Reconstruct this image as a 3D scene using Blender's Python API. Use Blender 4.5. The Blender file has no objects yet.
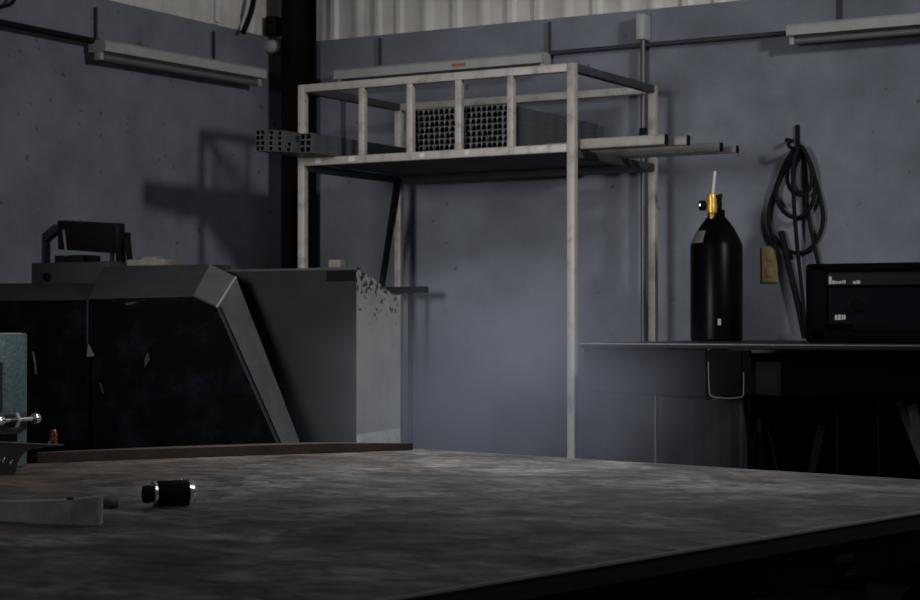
import bpy, bmesh, math, random
from mathutils import Vector, Matrix
random.seed(7)
scene = bpy.context.scene
COL = scene.collection

# ------------------------------------------------------------------ camera
F, EYE, HORIZON = 1784.0, 1.15, 322.0
YAW = math.radians(30.2)
PITCH = math.atan((HORIZON - 300.0) / F)
cd = bpy.data.cameras.new('camera')
cam = bpy.data.objects.new('camera', cd)
COL.objects.link(cam)
cd.sensor_width = 36.0
cd.lens = F / 920.0 * 36.0
cd.clip_start = 0.05
cam.location = (0, 0, EYE)
cam.rotation_euler = (math.pi / 2 + PITCH, 0, YAW)
scene.camera = cam
cd.dof.use_dof = True
cd.dof.focus_distance = 3.9
cd.dof.aperture_fstop = 13.0
RM = cam.rotation_euler.to_matrix()
CO = Vector(cam.location)

# a sight line of the survey photograph, met with a plane of the room
def sight(px, py):
    return RM @ Vector(((px - 460) / F, (300 - py) / F, -1.0))
def on_y(px, py, y):
    d = sight(px, py); return CO + d * ((y - CO.y) / d.y)
def on_x(px, py, x):
    d = sight(px, py); return CO + d * ((x - CO.x) / d.x)
def on_z(px, py, z):
    d = sight(px, py); return CO + d * ((z - CO.z) / d.z)

# ------------------------------------------------------------------ materials
def mat(name, color, rough=0.6, metal=0.0, vary=0.0, scale=8.0, color2=None, lo=0.4, hi=0.65,
        bump=0.0, bscale=60.0, stretch=(1, 1, 1), detail=6, spec=0.5, rvary=0.0):
    m = bpy.data.materials.new(name)
    m.use_nodes = True
    nt = m.node_tree
    b = nt.nodes['Principled BSDF']
    b.inputs['Roughness'].default_value = rough
    b.inputs['Metallic'].default_value = metal
    b.inputs['Specular IOR Level'].default_value = spec
    b.inputs['Base Color'].default_value = (*color, 1)
    tc = nt.nodes.new('ShaderNodeTexCoord')
    mp = nt.nodes.new('ShaderNodeMapping')
    mp.inputs['Scale'].default_value = stretch
    nt.links.new(tc.outputs['Object'], mp.inputs['Vector'])
    if vary or color2:
        c2 = color2 or tuple(max(0, c * (1 - vary)) for c in color)
        n = nt.nodes.new('ShaderNodeTexNoise')
        n.inputs['Scale'].default_value = scale
        n.inputs['Detail'].default_value = detail
        n.inputs['Roughness'].default_value = 0.62
        nt.links.new(mp.outputs[0], n.inputs['Vector'])
        r = nt.nodes.new('ShaderNodeValToRGB')
        r.color_ramp.elements[0].position = lo
        r.color_ramp.elements[1].position = hi
        r.color_ramp.elements[0].color = (*color, 1)
        r.color_ramp.elements[1].color = (*c2, 1)
        nt.links.new(n.outputs['Fac'], r.inputs['Fac'])
        nt.links.new(r.outputs['Color'], b.inputs['Base Color'])
        if rvary:
            mr = nt.nodes.new('ShaderNodeMapRange')
            mr.inputs['From Min'].default_value = 0.3
            mr.inputs['From Max'].default_value = 0.7
            mr.inputs['To Min'].default_value = rough - rvary
            mr.inputs['To Max'].default_value = rough + rvary
            nt.links.new(n.outputs['Fac'], mr.inputs['Value'])
            nt.links.new(mr.outputs[0], b.inputs['Roughness'])
    if bump:
        n2 = nt.nodes.new('ShaderNodeTexNoise')
        n2.inputs['Scale'].default_value = bscale
        n2.inputs['Detail'].default_value = 4
        nt.links.new(mp.outputs[0], n2.inputs['Vector'])
        bp = nt.nodes.new('ShaderNodeBump')
        bp.inputs['Strength'].default_value = bump
        bp.inputs['Distance'].default_value = 0.01
        nt.links.new(n2.outputs['Fac'], bp.inputs['Height'])
        nt.links.new(bp.outputs[0], b.inputs['Normal'])
    return m

def table_material():
    m = bpy.data.materials.new('scorched_steel')
    m.use_nodes = True
    nt = m.node_tree
    b = nt.nodes['Principled BSDF']
    tc = nt.nodes.new('ShaderNodeNewGeometry')
    def noise(scale, detail, stretch=(1, 1, 1), rot=0.0, rough=0.6, dist=0.0):
        mp = nt.nodes.new('ShaderNodeMapping')
        mp.inputs['Scale'].default_value = stretch
        mp.inputs['Rotation'].default_value = (0, 0, rot)
        nt.links.new(tc.outputs['Position'], mp.inputs['Vector'])
        n = nt.nodes.new('ShaderNodeTexNoise')
        n.inputs['Scale'].default_value = scale
        n.inputs['Detail'].default_value = detail
        n.inputs['Roughness'].default_value = rough
        n.inputs['Distortion'].default_value = dist
        nt.links.new(mp.outputs[0], n.inputs['Vector'])
        return n.outputs['Fac']
    def ramp(fac, stops):
        r = nt.nodes.new('ShaderNodeValToRGB')
        els = r.color_ramp.elements
        els[0].position, els[0].color = stops[0][0], (*stops[0][1], 1)
        els[1].position, els[1].color = stops[-1][0], (*stops[-1][1], 1)
        for p, c in stops[1:-1]:
            e = els.new(p); e.color = (*c, 1)
        nt.links.new(fac, r.inputs['Fac'])
        return r.outputs['Color']
    def mix(fac, a, c, mode='MIX'):
        x = nt.nodes.new('ShaderNodeMix')
        x.data_type = 'RGBA'; x.blend_type = mode
        if isinstance(fac, float): x.inputs[0].default_value = fac
        else: nt.links.new(fac, x.inputs[0])
        nt.links.new(a, x.inputs[6]); nt.links.new(c, x.inputs[7])
        return x.outputs[2]
    base = ramp(noise(4.2, 10, (1, 1, 1), 0.3, 0.68, 0.7), [(0.36, (0.065, 0.056, 0.05)), (0.5, (0.19, 0.172, 0.157)), (0.64, (0.42, 0.40, 0.385))])
    fine = ramp(noise(17, 9, (1, 1.5, 1), 0.5, 0.7, 0.5), [(0.36, (0.22, 0.22, 0.23)), (0.5, (0.7, 0.7, 0.7)), (0.66, (1.25, 1.25, 1.25))])
    c = mix(0.9, base, fine, 'MULTIPLY')
    pits = ramp(noise(24, 5, (1, 1.3, 1), 0.2, 0.55, 0.8), [(0.56, (1, 1, 1)), (0.63, (0.3, 0.3, 0.3))])
    c = mix(0.85, c, pits, 'MULTIPLY')
    # rust blooms towards the rear left corner
    sep = nt.nodes.new('ShaderNodeSeparateXYZ')
    nt.links.new(tc.outputs['Position'], sep.inputs[0])
    rust = noise(4.5, 8, (1, 1.5, 1), 0.2, 0.6, 0.4)
    rm_ = nt.nodes.new('ShaderNodeMapRange')
    rm_.inputs['From Min'].default_value = -1.7; rm_.inputs['From Max'].default_value = -2.5
    rm_.inputs['To Min'].default_value = -0.13; rm_.inputs['To Max'].default_value = 0.12
    nt.links.new(sep.outputs[0], rm_.inputs['Value'])
    ad = nt.nodes.new('ShaderNodeMath'); ad.operation = 'ADD'
    nt.links.new(rust, ad.inputs[0]); nt.links.new(rm_.outputs[0], ad.inputs[1])
    rmask = ramp(ad.outputs[0], [(0.46, (0, 0, 0)), (0.72, (0.8, 0.8, 0.8))])
    rc = ramp(noise(12, 8), [(0.36, (0.07, 0.038, 0.024)), (0.64, (0.34, 0.205, 0.13))])
    c = mix(rmask, c, rc)
    # greasy dark rings and smears
    gr = ramp(noise(2.6, 6, (1, 1.6, 1), -0.4, 0.6, 2.2), [(0.52, (1, 1, 1)), (0.62, (0.25, 0.25, 0.27))])
    c = mix(0.8, c, gr, 'MULTIPLY')
    nt.links.new(c, b.inputs['Base Color'])
    b.inputs['Metallic'].default_value = 0.2
    rr = nt.nodes.new('ShaderNodeMapRange')
    rr.inputs['From Min'].default_value = 0.3; rr.inputs['From Max'].default_value = 0.7
    rr.inputs['To Min'].default_value = 0.33; rr.inputs['To Max'].default_value = 0.7
    nt.links.new(noise(9, 6, (1, 1.6, 1), 0.9), rr.inputs['Value'])
    nt.links.new(rr.outputs[0], b.inputs['Roughness'])
    bp = nt.nodes.new('ShaderNodeBump')
    bp.inputs['Strength'].default_value = 0.35; bp.inputs['Distance'].default_value = 0.004
    nt.links.new(noise(40, 6), bp.inputs['Height'])
    nt.links.new(bp.outputs[0], b.inputs['Normal'])
    return m

MT = {
    'wall': mat('blue_grey_paint', (0.225, 0.248, 0.302), 0.75, 0, scale=2.6, color2=(0.14, 0.155, 0.19), lo=0.38, hi=0.68, detail=9, bump=0.25, bscale=14),
    'siding': mat('corrugated_liner', (0.80, 0.765, 0.725), 0.6, 0, vary=0.2, scale=5, bump=0.1),
    'floor': mat('concrete', (0.10, 0.10, 0.10), 0.85, 0, vary=0.35, scale=3, bump=0.2),
    'column': mat('black_painted_beam', (0.003, 0.003, 0.0035), 0.6, 0, spec=0.12, bump=0.05),
    'rack': mat('bare_steel_tube', (0.52, 0.485, 0.445), 0.5, 0.1, scale=16, color2=(0.25, 0.23, 0.21), lo=0.5, hi=0.75, bump=0.05),
    'tray': mat('dark_sheet', (0.055, 0.058, 0.062), 0.7, 0.1, vary=0.3),
    'tube': mat('oiled_steel_tube', (0.095, 0.108, 0.118), 0.55, 0.1, scale=12, color2=(0.055, 0.062, 0.07)),
    'tube_end': mat('cut_steel_end', (0.03, 0.035, 0.038), 0.5, 0.1, scale=70, color2=(0.45, 0.49, 0.5), lo=0.44, hi=0.62),
    'bar': mat('pale_steel_bar', (0.43, 0.40, 0.36), 0.5, 0.15, scale=9, color2=(0.28, 0.26, 0.24)),
    'bar_dark': mat('grey_steel_bar', (0.24, 0.235, 0.225), 0.5, 0.2, vary=0.3),
    'hole': mat('hole_black', (0.004, 0.004, 0.005), 0.8, spec=0.12),
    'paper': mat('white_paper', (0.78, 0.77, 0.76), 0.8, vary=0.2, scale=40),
    'lamp': mat('white_enamel', (0.47, 0.48, 0.475), 0.45, 0, vary=0.15, scale=10),
    'lamp_tube': mat('frosted_glass_tube', (0.16, 0.17, 0.173), 0.3),
    'orange': mat('faded_orange_print', (0.42, 0.17, 0.08), 0.7),
    'black': mat('black_paint', (0.007, 0.007, 0.009), 0.5, spec=0.12, vary=0.4),
    'blackmatte': mat('black_rubber', (0.009, 0.009, 0.011), 0.7, spec=0.12),
    'conduit': mat('dark_conduit', (0.05, 0.054, 0.06), 0.5, 0.3),
    'conduit_lt': mat('grey_conduit', (0.10, 0.108, 0.115), 0.4, 0.5),
    'cyl': mat('gloss_black_cylinder', (0.003, 0.003, 0.004), 0.3, 0, spec=0.07, vary=0.4),
    'brass': mat('brass', (0.80, 0.52, 0.12), 0.4, 0.6),
    'yellowed': mat('yellowed_plastic', (0.42, 0.33, 0.15), 0.55, vary=0.2, scale=30),
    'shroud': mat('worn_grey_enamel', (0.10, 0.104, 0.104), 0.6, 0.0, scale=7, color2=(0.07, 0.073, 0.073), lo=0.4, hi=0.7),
    'shroud_dk': mat('shaded_grey_enamel', (0.030, 0.033, 0.035), 0.65, 0.0, scale=7, color2=(0.02, 0.022, 0.024), spec=0.25, lo=0.4, hi=0.7),
    'shroud_end': mat('lit_grey_enamel', (0.16, 0.166, 0.163), 0.55, 0.0, scale=9, color2=(0.11, 0.115, 0.113), lo=0.4, hi=0.7),
    'window': mat('smoked_window', (0.0012, 0.0014, 0.002), 0.35, 0, scale=7, color2=(0.008, 0.0105, 0.017), lo=0.5, hi=0.75, stretch=(1, 1, 1.3), spec=0.12),  # bluish noise paints faint reflections in the black glass
    'block': mat('shaded_cabinet_paint', (0.016, 0.017, 0.0168), 0.7, 0, scale=5, color2=(0.010, 0.0108, 0.0108), spec=0.25, lo=0.4, hi=0.7),  # cabinet front darkened, its shade put into the colour
    'block_end': mat('chipped_lit_paint', (0.36, 0.375, 0.365), 0.65, 0, scale=9, color2=(0.25, 0.26, 0.25), lo=0.4, hi=0.75, stretch=(1, 1, 0.6)),  # cabinet end lightened, light from the right put into the colour
    'edge_paint': mat('bare_primer', (0.58, 0.60, 0.59), 0.7, vary=0.25, scale=30),
    'edge': mat('bright_edge', (0.5, 0.52, 0.52), 0.45, 0.3),
    'teal': mat('teal_hammer_paint', (0.13, 0.21, 0.235), 0.45, 0.1, scale=38, color2=(0.085, 0.145, 0.165), bump=0.2, bscale=120),
    'chrome': mat('bright_steel', (0.85, 0.85, 0.87), 0.2, 1.0),
    'steel': mat('grey_ground_steel', (0.34, 0.34, 0.345), 0.5, 0.2, scale=30, color2=(0.22, 0.22, 0.225), stretch=(1, 1, 1)),
    'steel_dk': mat('dull_dark_steel', (0.07, 0.07, 0.075), 0.5, 0.4, vary=0.3),
    'copper': mat('copper', (0.55, 0.22, 0.13), 0.35, 0.8, vary=0.5, scale=70),
    'rustbar': mat('rusty_flat_bar', (0.085, 0.055, 0.042), 0.65, 0.1, scale=14, color2=(0.04, 0.031, 0.027), bump=0.2),
    'table': table_material(),
    'frame': mat('black_frame_steel', (0.008, 0.008, 0.011), 0.65, 0.0, spec=0.12, vary=0.4),
    'frame_lt': mat('dark_frame_steel', (0.010, 0.011, 0.018), 0.6, 0.0, vary=0.3),
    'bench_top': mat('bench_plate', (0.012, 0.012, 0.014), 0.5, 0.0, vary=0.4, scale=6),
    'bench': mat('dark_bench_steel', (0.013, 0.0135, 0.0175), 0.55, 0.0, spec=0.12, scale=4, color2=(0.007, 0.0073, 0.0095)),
    'bench_blk': mat('shaded_black_steel', (0.001, 0.0012, 0.0025), 0.7, 0.0, spec=0.03, vary=0.3),  # near-black tone holds the shade on and under the bench
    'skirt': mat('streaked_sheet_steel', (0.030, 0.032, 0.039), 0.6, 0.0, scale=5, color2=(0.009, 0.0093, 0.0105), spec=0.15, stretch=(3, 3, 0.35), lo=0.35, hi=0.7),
    'welder': mat('black_welder_case', (0.002, 0.002, 0.0025), 0.55, spec=0.05, vary=0.2),
    'welder_strip': mat('grey_welder_strip', (0.011, 0.0115, 0.016), 0.5, spec=0.2),
    'welder_panel': mat('navy_welder_panel', (0.003, 0.005, 0.009), 0.5, spec=0.06),
    'mark': mat('white_print', (0.65, 0.65, 0.66), 0.6),
    'timber': mat('pale_offcut', (0.30, 0.29, 0.28), 0.6, vary=0.3),
    'ochre': mat('ochre_hose', (0.06, 0.047, 0.025), 0.6),
    'cream': mat('cream_box', (0.20, 0.185, 0.15), 0.7, vary=0.25, scale=20),
    'navy': mat('navy_plastic', (0.012, 0.014, 0.03), 0.5),
    'grit': mat('weld_bead_metal', (0.7, 0.66, 0.62), 0.25, 1.0),
}

# scuffs and specks on the painted wall
def specks(m, scale, thr, k):
    nt = m.node_tree; b = nt.nodes['Principled BSDF']
    src = b.inputs['Base Color'].links[0].from_socket
    tc = nt.nodes.new('ShaderNodeTexCoord')
    n = nt.nodes.new('ShaderNodeTexNoise'); n.inputs['Scale'].default_value = scale; n.inputs['Detail'].default_value = 3
    nt.links.new(tc.outputs['Object'], n.inputs['Vector'])
    mr = nt.nodes.new('ShaderNodeMapRange'); mr.inputs['From Min'].default_value = thr; mr.inputs['From Max'].default_value = thr + .04
    mr.inputs['To Max'].default_value = k
    nt.links.new(n.outputs['Fac'], mr.inputs['Value'])
    x = nt.nodes.new('ShaderNodeMix'); x.data_type = 'RGBA'
    nt.links.new(mr.outputs[0], x.inputs[0]); nt.links.new(src, x.inputs[6]); x.inputs[7].default_value = (.04, .042, .05, 1)
    nt.links.new(x.outputs[2], b.inputs['Base Color'])
specks(MT['wall'], 17, .68, .6)

# chipped rust patches on the pale cabinet end, darkest near its top
def chip(m, z0, z1, dark, scale=55, thr=0.63):
    nt = m.node_tree
    b = nt.nodes['Principled BSDF']
    src = b.inputs['Base Color'].links[0].from_socket
    tc = nt.nodes.new('ShaderNodeTexCoord')
    n = nt.nodes.new('ShaderNodeTexNoise')
    n.inputs['Scale'].default_value = scale; n.inputs['Detail'].default_value = 7
    nt.links.new(tc.outputs['Object'], n.inputs['Vector'])
    sep = nt.nodes.new('ShaderNodeSeparateXYZ')
    nt.links.new(tc.outputs['Object'], sep.inputs[0])
    mr = nt.nodes.new('ShaderNodeMapRange')
    mr.inputs['From Min'].default_value = z0; mr.inputs['From Max'].default_value = z1
    mr.inputs['To Min'].default_value = -0.2; mr.inputs['To Max'].default_value = 0.10
    nt.links.new(sep.outputs[2], mr.inputs['Value'])
    a = nt.nodes.new('ShaderNodeMath'); a.operation = 'ADD'
    nt.links.new(n.outputs['Fac'], a.inputs[0]); nt.links.new(mr.outputs[0], a.inputs[1])
    st = nt.nodes.new('ShaderNodeMapRange')
    st.inputs['From Min'].default_value = thr - 0.02; st.inputs['From Max'].default_value = thr + 0.03
    nt.links.new(a.outputs[0], st.inputs['Value'])
    x = nt.nodes.new('ShaderNodeMix'); x.data_type = 'RGBA'
    nt.links.new(st.outputs[0], x.inputs[0])
    nt.links.new(src, x.inputs[6]); x.inputs[7].default_value = (*dark, 1)
    nt.links.new(x.outputs[2], b.inputs['Base Color'])
chip(MT['block_end'], 1.02, 1.27, (0.03, 0.026, 0.022))

# ------------------------------------------------------------------ mesh helpers (world coordinates)
class MB:
    def __init__(self):
        self.bm = bmesh.new(); self.mats = []; self.cur = 0; self.smooth = set()
    def use(self, m):
        if m not in self.mats: self.mats.append(m)
        self.cur = self.mats.index(m)
        return self
    def face(self, vs, smooth=False):
        try:
            f = self.bm.faces.new(vs)
        except ValueError:
            return None
        f.material_index = self.cur; f.smooth = smooth
        return f
    def hexa(self, p):
        v = [self.bm.verts.new(q) for q in p]
        for i in ((0, 3, 2, 1), (4, 5, 6, 7), (0, 1, 5, 4), (1, 2, 6, 5), (2, 3, 7, 6), (3, 0, 4, 7)):
            self.face([v[k] for k in i])
        return v
    def box(self, x0, x1, y0, y1, z0, z1, bev=0.0):
        x0, x1 = sorted((x0, x1)); y0, y1 = sorted((y0, y1)); z0, z1 = sorted((z0, z1))
        v = self.hexa([(x0, y0, z0), (x1, y0, z0), (x1, y1, z0), (x0, y1, z0), (x0, y0, z1), (x1, y0, z1), (x1, y1, z1), (x0, y1, z1)])
        if bev: self._bev(v, bev)
        return self
    def _bev(self, v, w, seg=2):
        es = list({e for q in v for e in q.link_edges})
        r = bmesh.ops.bevel(self.bm, geom=es, offset=w, segments=seg, affect='EDGES', profile=0.5)
        for f in r['faces']: f.material_index = self.cur
    def obox(self, c, ux, uy, uz, hx, hy, hz, bev=0.0):
        c = Vector(c); ux = Vector(ux).normalized(); uy = Vector(uy).normalized(); uz = Vector(uz).normalized()
        p = []
        for sz in (-1, 1):
            for sx, sy in ((-1, -1), (1, -1), (1, 1), (-1, 1)):
                p.append(c + ux * hx * sx + uy * hy * sy + uz * hz * sz)
        v = self.hexa(p)
        if bev: self._bev(v, bev)
        return self
    def bar(self, p, q, w, h, up=(0, 0, 1), bev=0.0):
        p, q = Vector(p), Vector(q); d = (q - p); L = d.length; d.normalize()
        s = d.cross(Vector(up))
        if s.length < 1e-4: s = d.cross(Vector((0, 1, 0)))
        s.normalize(); u = s.cross(d)
        return self.obox((p + q) / 2, d, s, u, L / 2, w / 2, h / 2, bev)
    def prism(self, pts0, pts1, cap0=True, cap1=True):
        a = [self.bm.verts.new(p) for p in pts0]; b = [self.bm.verts.new(p) for p in pts1]
        n = len(a)
        for i in range(n):
            j = (i + 1) % n
            self.face([a[i], a[j], b[j], b[i]])
        if cap0: self.face(a[::-1])
        if cap1: self.face(b)
        return self
    def tube(self, pts, r, n=10, closed=False):
        pts = [Vector(p) for p in pts]
        m = len(pts); rings = []
        prev = None
        for i, p in enumerate(pts):
            if closed: t = pts[(i + 1) % m] - pts[i - 1]
            else: t = pts[min(i + 1, m - 1)] - pts[max(i - 1, 0)]
            t.normalize()
            if prev is None:
                a = t.cross(Vector((0, 0, 1)))
                if a.length < 1e-3: a = t.cross(Vector((0, 1, 0)))
            else:
                a = prev - t * prev.dot(t)
            a.normalize(); prev = a
            b = t.cross(a)
            rr = r[i] if isinstance(r, (list, tuple)) else r
            rings.append([self.bm.verts.new(p + (a * math.cos(2 * math.pi * k / n) + b * math.sin(2 * math.pi * k / n)) * rr) for k in range(n)])
        for i in range(m if closed else m - 1):
            A, B = rings[i], rings[(i + 1) % m]
            for k in range(n):
                self.face([A[k], A[(k + 1) % n], B[(k + 1) % n], B[k]], True)
        if not closed:
            self.face(rings[0][::-1]); self.face(rings[-1])
        return self
    def lathe(self, c, axis, prof, n=32):
        c = Vector(c); axis = Vector(axis).normalized()
        a = axis.cross(Vector((0, 0, 1)))
        if a.length < 1e-3: a = Vector((1, 0, 0))
        a.normalize(); b = axis.cross(a)
        rings = []
        for h, r in prof:
            rings.append([self.bm.verts.new(c + axis * h + (a * math.cos(2 * math.pi * k / n) + b * math.sin(2 * math.pi * k / n)) * max(r, 1e-5)) for k in range(n)])
        for i in range(len(rings) - 1):
            A, B = rings[i], rings[i + 1]
            for k in range(n):
                self.face([A[k], A[(k + 1) % n], B[(k + 1) % n], B[k]], True)
        self.face(rings[0][::-1]); self.face(rings[-1])
        return self
    def mesh(self, name, off=Vector((0, 0, 0))):
        bmesh.ops.recalc_face_normals(self.bm, faces=self.bm.faces[:])
        if off.length: bmesh.ops.translate(self.bm, verts=self.bm.verts[:], vec=-off)
        me = bpy.data.meshes.new(name)
        self.bm.to_mesh(me); self.bm.free()
        for m in self.mats: me.materials.append(m)
        # keep long bevelled edges crisp on smooth surfaces
        try: me.set_sharp_from_angle(angle=math.radians(40))
        except Exception: pass
        return me

def mb(key):
    return MB().use(MT[key])

def base_of(o):
    v = Vector((0, 0, 0)); q = o
    while q is not None: v += q.location; q = q.parent
    return v
def root(name, loc, label, cat, group=None):
    o = bpy.data.objects.new(name, None)
    o.empty_display_size = 0.1
    COL.objects.link(o); o.location = loc
    o['label'] = label; o['category'] = cat
    if group: o['group'] = group
    return o
def part(name, m, parent, label=None, kind=None):
    me = m.mesh(name, base_of(parent))
    o = bpy.data.objects.new(name, me)
    COL.objects.link(o); o.parent = parent
    if label: o['label'] = label
    if kind: o['kind'] = kind
    return o
def single(name, m, label, cat, group=None, kind=None):
    xs = [v.co for v in m.bm.verts]
    lo = Vector((min(v.x for v in xs), min(v.y for v in xs), min(v.z for v in xs)))
    hi = Vector((max(v.x for v in xs), max(v.y for v in xs), max(v.z for v in xs)))
    off = Vector(((lo.x + hi.x) / 2, (lo.y + hi.y) / 2, lo.z))
    o = bpy.data.objects.new(name, m.mesh(name, off))
    COL.objects.link(o); o.location = off
    o['label'] = label; o['category'] = cat
    if group: o['group'] = group
    if kind: o['kind'] = kind
    return o
def struct(name, m, label=None):
    o = bpy.data.objects.new(name, m.mesh(name))
    COL.objects.link(o); o['kind'] = 'structure'
    if label: o['label'] = label
    return o
def spline(pts, k=8, closed=False):
    P = [Vector(p) for p in pts]; n = len(P); out = []
    rng = n if closed else n - 1
    for i in range(rng):
        p0 = P[(i - 1) % n] if (closed or i > 0) else P[0]
        p1, p2 = P[i % n], P[(i + 1) % n]
        p3 = P[(i + 2) % n] if (closed or i + 2 < n) else P[-1]
        for j in range(k):
            t = j / k
            out.append(0.5 * ((2 * p1) + (p2 - p0) * t + (2 * p0 - 5 * p1 + 4 * p2 - p3) * t * t + (3 * p1 - p0 - 3 * p2 + p3) * t ** 3))
    if not closed: out.append(P[-1])
    return out

# ------------------------------------------------------------------ the room
WY, WX = 7.0, -4.99
WTOP = 2.49
struct('floor', mb('floor').box(WX - 0.15, 2.6, -0.6, WY + 0.15, -0.1, 0.0))
struct('wall_back', mb('wall').box(WX - 0.15, 2.6, WY, WY + 0.15, 0, WTOP))
struct('wall_left', mb('wall').box(WX - 0.15, WX, -0.6, WY, 0, WTOP))

def ripple(s, seed):
    r = random.Random(seed)
    v = 0.0
    return v
def siding(name, a, b, inward, z0, z1, pitch, dep):
    m = mb('siding')
    a, b = Vector(a), Vector(b); L = (b - a).length; d = (b - a) / L; inw = Vector(inward)
    prof = []; s = 0.0
    r = random.Random(3)
    while s < L:
        w = pitch * r.uniform(0.8, 1.25)
        dd = dep * r.uniform(0.6, 1.2)
        prof += [(s, 0.0), (s + w * 0.55, 0.0), (s + w * 0.66, dd), (s + w * 0.84, dd), (s + w * 0.95, 0)]
        s += w
    bot = [m.bm.verts.new(a + d * min(q, L) + inw * (h - 0.02) + Vector((0, 0, z0))) for q, h in prof]
    top = [m.bm.verts.new(a + d * min(q, L) + inw * (h - 0.02) + Vector((0, 0, z1))) for q, h in prof]
    for i in range(len(bot) - 1):
        m.face([bot[i], bot[i + 1], top[i + 1], top[i]])
    return struct(name, m)
siding('wall_upper_back', (WX, WY, 0), (2.6, WY, 0), (0, -1, 0), WTOP, 4.2, 0.13, 0.016)
siding('wall_upper_left', (WX, -0.6, 0), (WX, WY, 0), (1, 0, 0), WTOP, 4.2, 0.16, 0.022)
# pale strips painted as daylight through seams of the upper left liner
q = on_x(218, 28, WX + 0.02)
struct('daylight_seam_1', mb('paper').box(WX - 0.01, WX + 0.02, q.y - 0.016, q.y + 0.016, WTOP + 0.01, 4.2))
q = on_x(102, 3, WX + 0.02)
struct('daylight_seam_2', mb('paper').box(WX - 0.01, WX + 0.02, q.y - 0.016, q.y + 0.016, WTOP + 0.01, 4.2))

# corner column: a rolled beam with two flanges and a web
m = mb('column')
m.box(-4.888, -4.832, 6.745, 6.762, 0, 4.2).box(-4.888, -4.832, 6.935, 6.952, 0, 4.2).box(-4.873, -4.861, 6.762, 6.935, 0, 4.2)
struct('column', m, 'black steel column in the corner of the room')

# small knob lamp / junction by the column
c = on_x(268, 47, WX)
r0 = root('junction_box', (WX, c.y, c.z), 'small round grey conduit fitting on the left wall beside the black column', 'fitting')
part('cover', mb('lamp').lathe((WX, c.y, c.z), (1, 0, 0), [(0, .03), (.02, .034), (.05, .03), (.065, .018), (.07, 0.0)], 20), r0)
part('stub', mb('blackmatte').box(WX, WX + 0.06, c.y - .03, c.y + .03, c.z + .05, c.z + .14, .008), r0)

# ------------------------------------------------------------------ strip lights
def strip_light(label, p, q, inw, hangers, orange=None, lead=None):
    """p,q: ends of the housing axis (on the wall), inw: direction into the room"""
    p, q, inw = Vector(p), Vector(q), Vector(inw)
    d = (q - p).normalized(); L = (q - p).length
    r0 = root('strip_light', (p + q) / 2, label, 'light', 'unlit fluorescent strip lights on the walls')
    up = Vector((0, 0, 1))
    hs = mb('lamp')
    c = (p + q) / 2 + inw * 0.075
    prof = [(-.045, -.024), (-.045, .012), (-.03, .024), (.03, .024), (.045, .012), (.045, -.024)]
    A = [p + inw * (0.075 + a) + up * b for a, b in prof]
    B = [q + inw * (0.075 + a) + up * b for a, b in prof]
    hs.prism(A, B)
    h = part('housing', hs, r0)
    if orange is not None:
        o = p + d * L * orange + inw * 0.1215 + up * -0.005
        part('sticker', mb('orange').obox(o, d, inw, up, .035, .0012, .008), h, 'faded orange sticker')
    for s, e in ((0.012, 1), (L - 0.012, 1)):
        part('lamp_holder', mb('lamp').obox(p + d * s + inw * .075 + up * -.040, d, inw, up, .010, .018, .018, .003), r0)
    part('lamp_tube', mb('lamp_tube').tube([p + d * .024 + inw * .08 + up * -.044, q - d * .024 + inw * .08 + up * -.044], 0.0127, 14), r0)
    for s in hangers:
        b = p + d * L * s + inw * 0.012
        hm = mb('conduit').bar(b + up * .015, b + up * .17, .010, .008, up=inw)
        part('hanger', hm, r0)
    for s in (0.12, 0.88):
        part('bracket', mb('conduit').obox(p + d * L * s + inw * .016, d, inw, up, .02, .0165, .015), r0)
    if lead: part('lead', mb('blackmatte').tube(lead, .011, 8), r0)
    return r0
lx = WX + 0.075
a = on_x(97, 45.5, lx); b = on_x(259, 74, lx)
pa, pb = Vector((WX, a.y, a.z)), Vector((WX, b.y, (a.z + b.z) / 2 + (b.z - a.z) / 2))
strip_light('unlit white strip light on the left wall', pa, pb, (1, 0, 0), (0.06, 0.77))
a = on_y(339, 76.5, WY - .075); b = on_y(546, 57, WY - .075)
zz = (a.z + b.z) / 2
strip_light('unlit white strip light behind the top rail of the steel rack', (a.x, WY, zz), (b.x, WY, zz), (0, -1, 0), (0.17, 0.985), orange=0.62)
a = on_y(790, 30.5, WY - .075); b = on_y(920, 20.5, WY - .075)
zz = (a.z + b.z) / 2
strip_light('unlit white strip light high on the back wall above the hanging hose', (a.x, WY, zz), (a.x + 1.2, WY, zz), (0, -1, 0), (0.16, 0.8))

# ------------------------------------------------------------------ conduits and cables
a = on_x(0, 24, WX + .02); b = on_x(96, 43.5, WX + .02)
m = mb('blackmatte').tube([(WX + .05, a.y - .9, a.z), (WX + .05, b.y - .4, (a.z + b.z) / 2), (WX + .05, b.y, (a.z + b.z) / 2)], .013, 10)
single('conduit', m, 'black cable conduit running left from the strip light on the left wall', 'conduit')
a = on_y(552, 54.5, WY - .03); b = on_y(785, 31.5, WY - .03)
zz = (a.z + b.z) / 2
m = mb('conduit').tube([(a.x - .02, WY - .03, zz), (b.x, WY - .03, zz)], .010, 10)
single('conduit', m, 'dark horizontal conduit between the two strip lights on the back wall', 'conduit')
t = on_y(643, 38, WY - .04); bt = on_y(645, 339, WY - .04)
r0 = root('conduit', (t.x, WY - .03, .5), 'vertical grey conduit with a switch box at its top, behind the rack', 'conduit')
part('pipe', mb('conduit_lt').tube([(t.x, WY - .04, .5), (t.x, WY - .04, t.z)], .011, 12), r0)
bx = on_y(642.5, 27, WY - .05)
part('switch_box', mb('lamp').box(bx.x - .021, bx.x + .017, WY - .075, WY, bx.z - .055, bx.z + .055, .006), r0, 'pale grey switch box')
cp = on_y(644, 135, WY - .04)
part('coupling', mb('blackmatte').tube([(t.x, WY - .04, cp.z - .02), (t.x, WY - .04, cp.z + .03)], .017, 12), r0)
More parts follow.
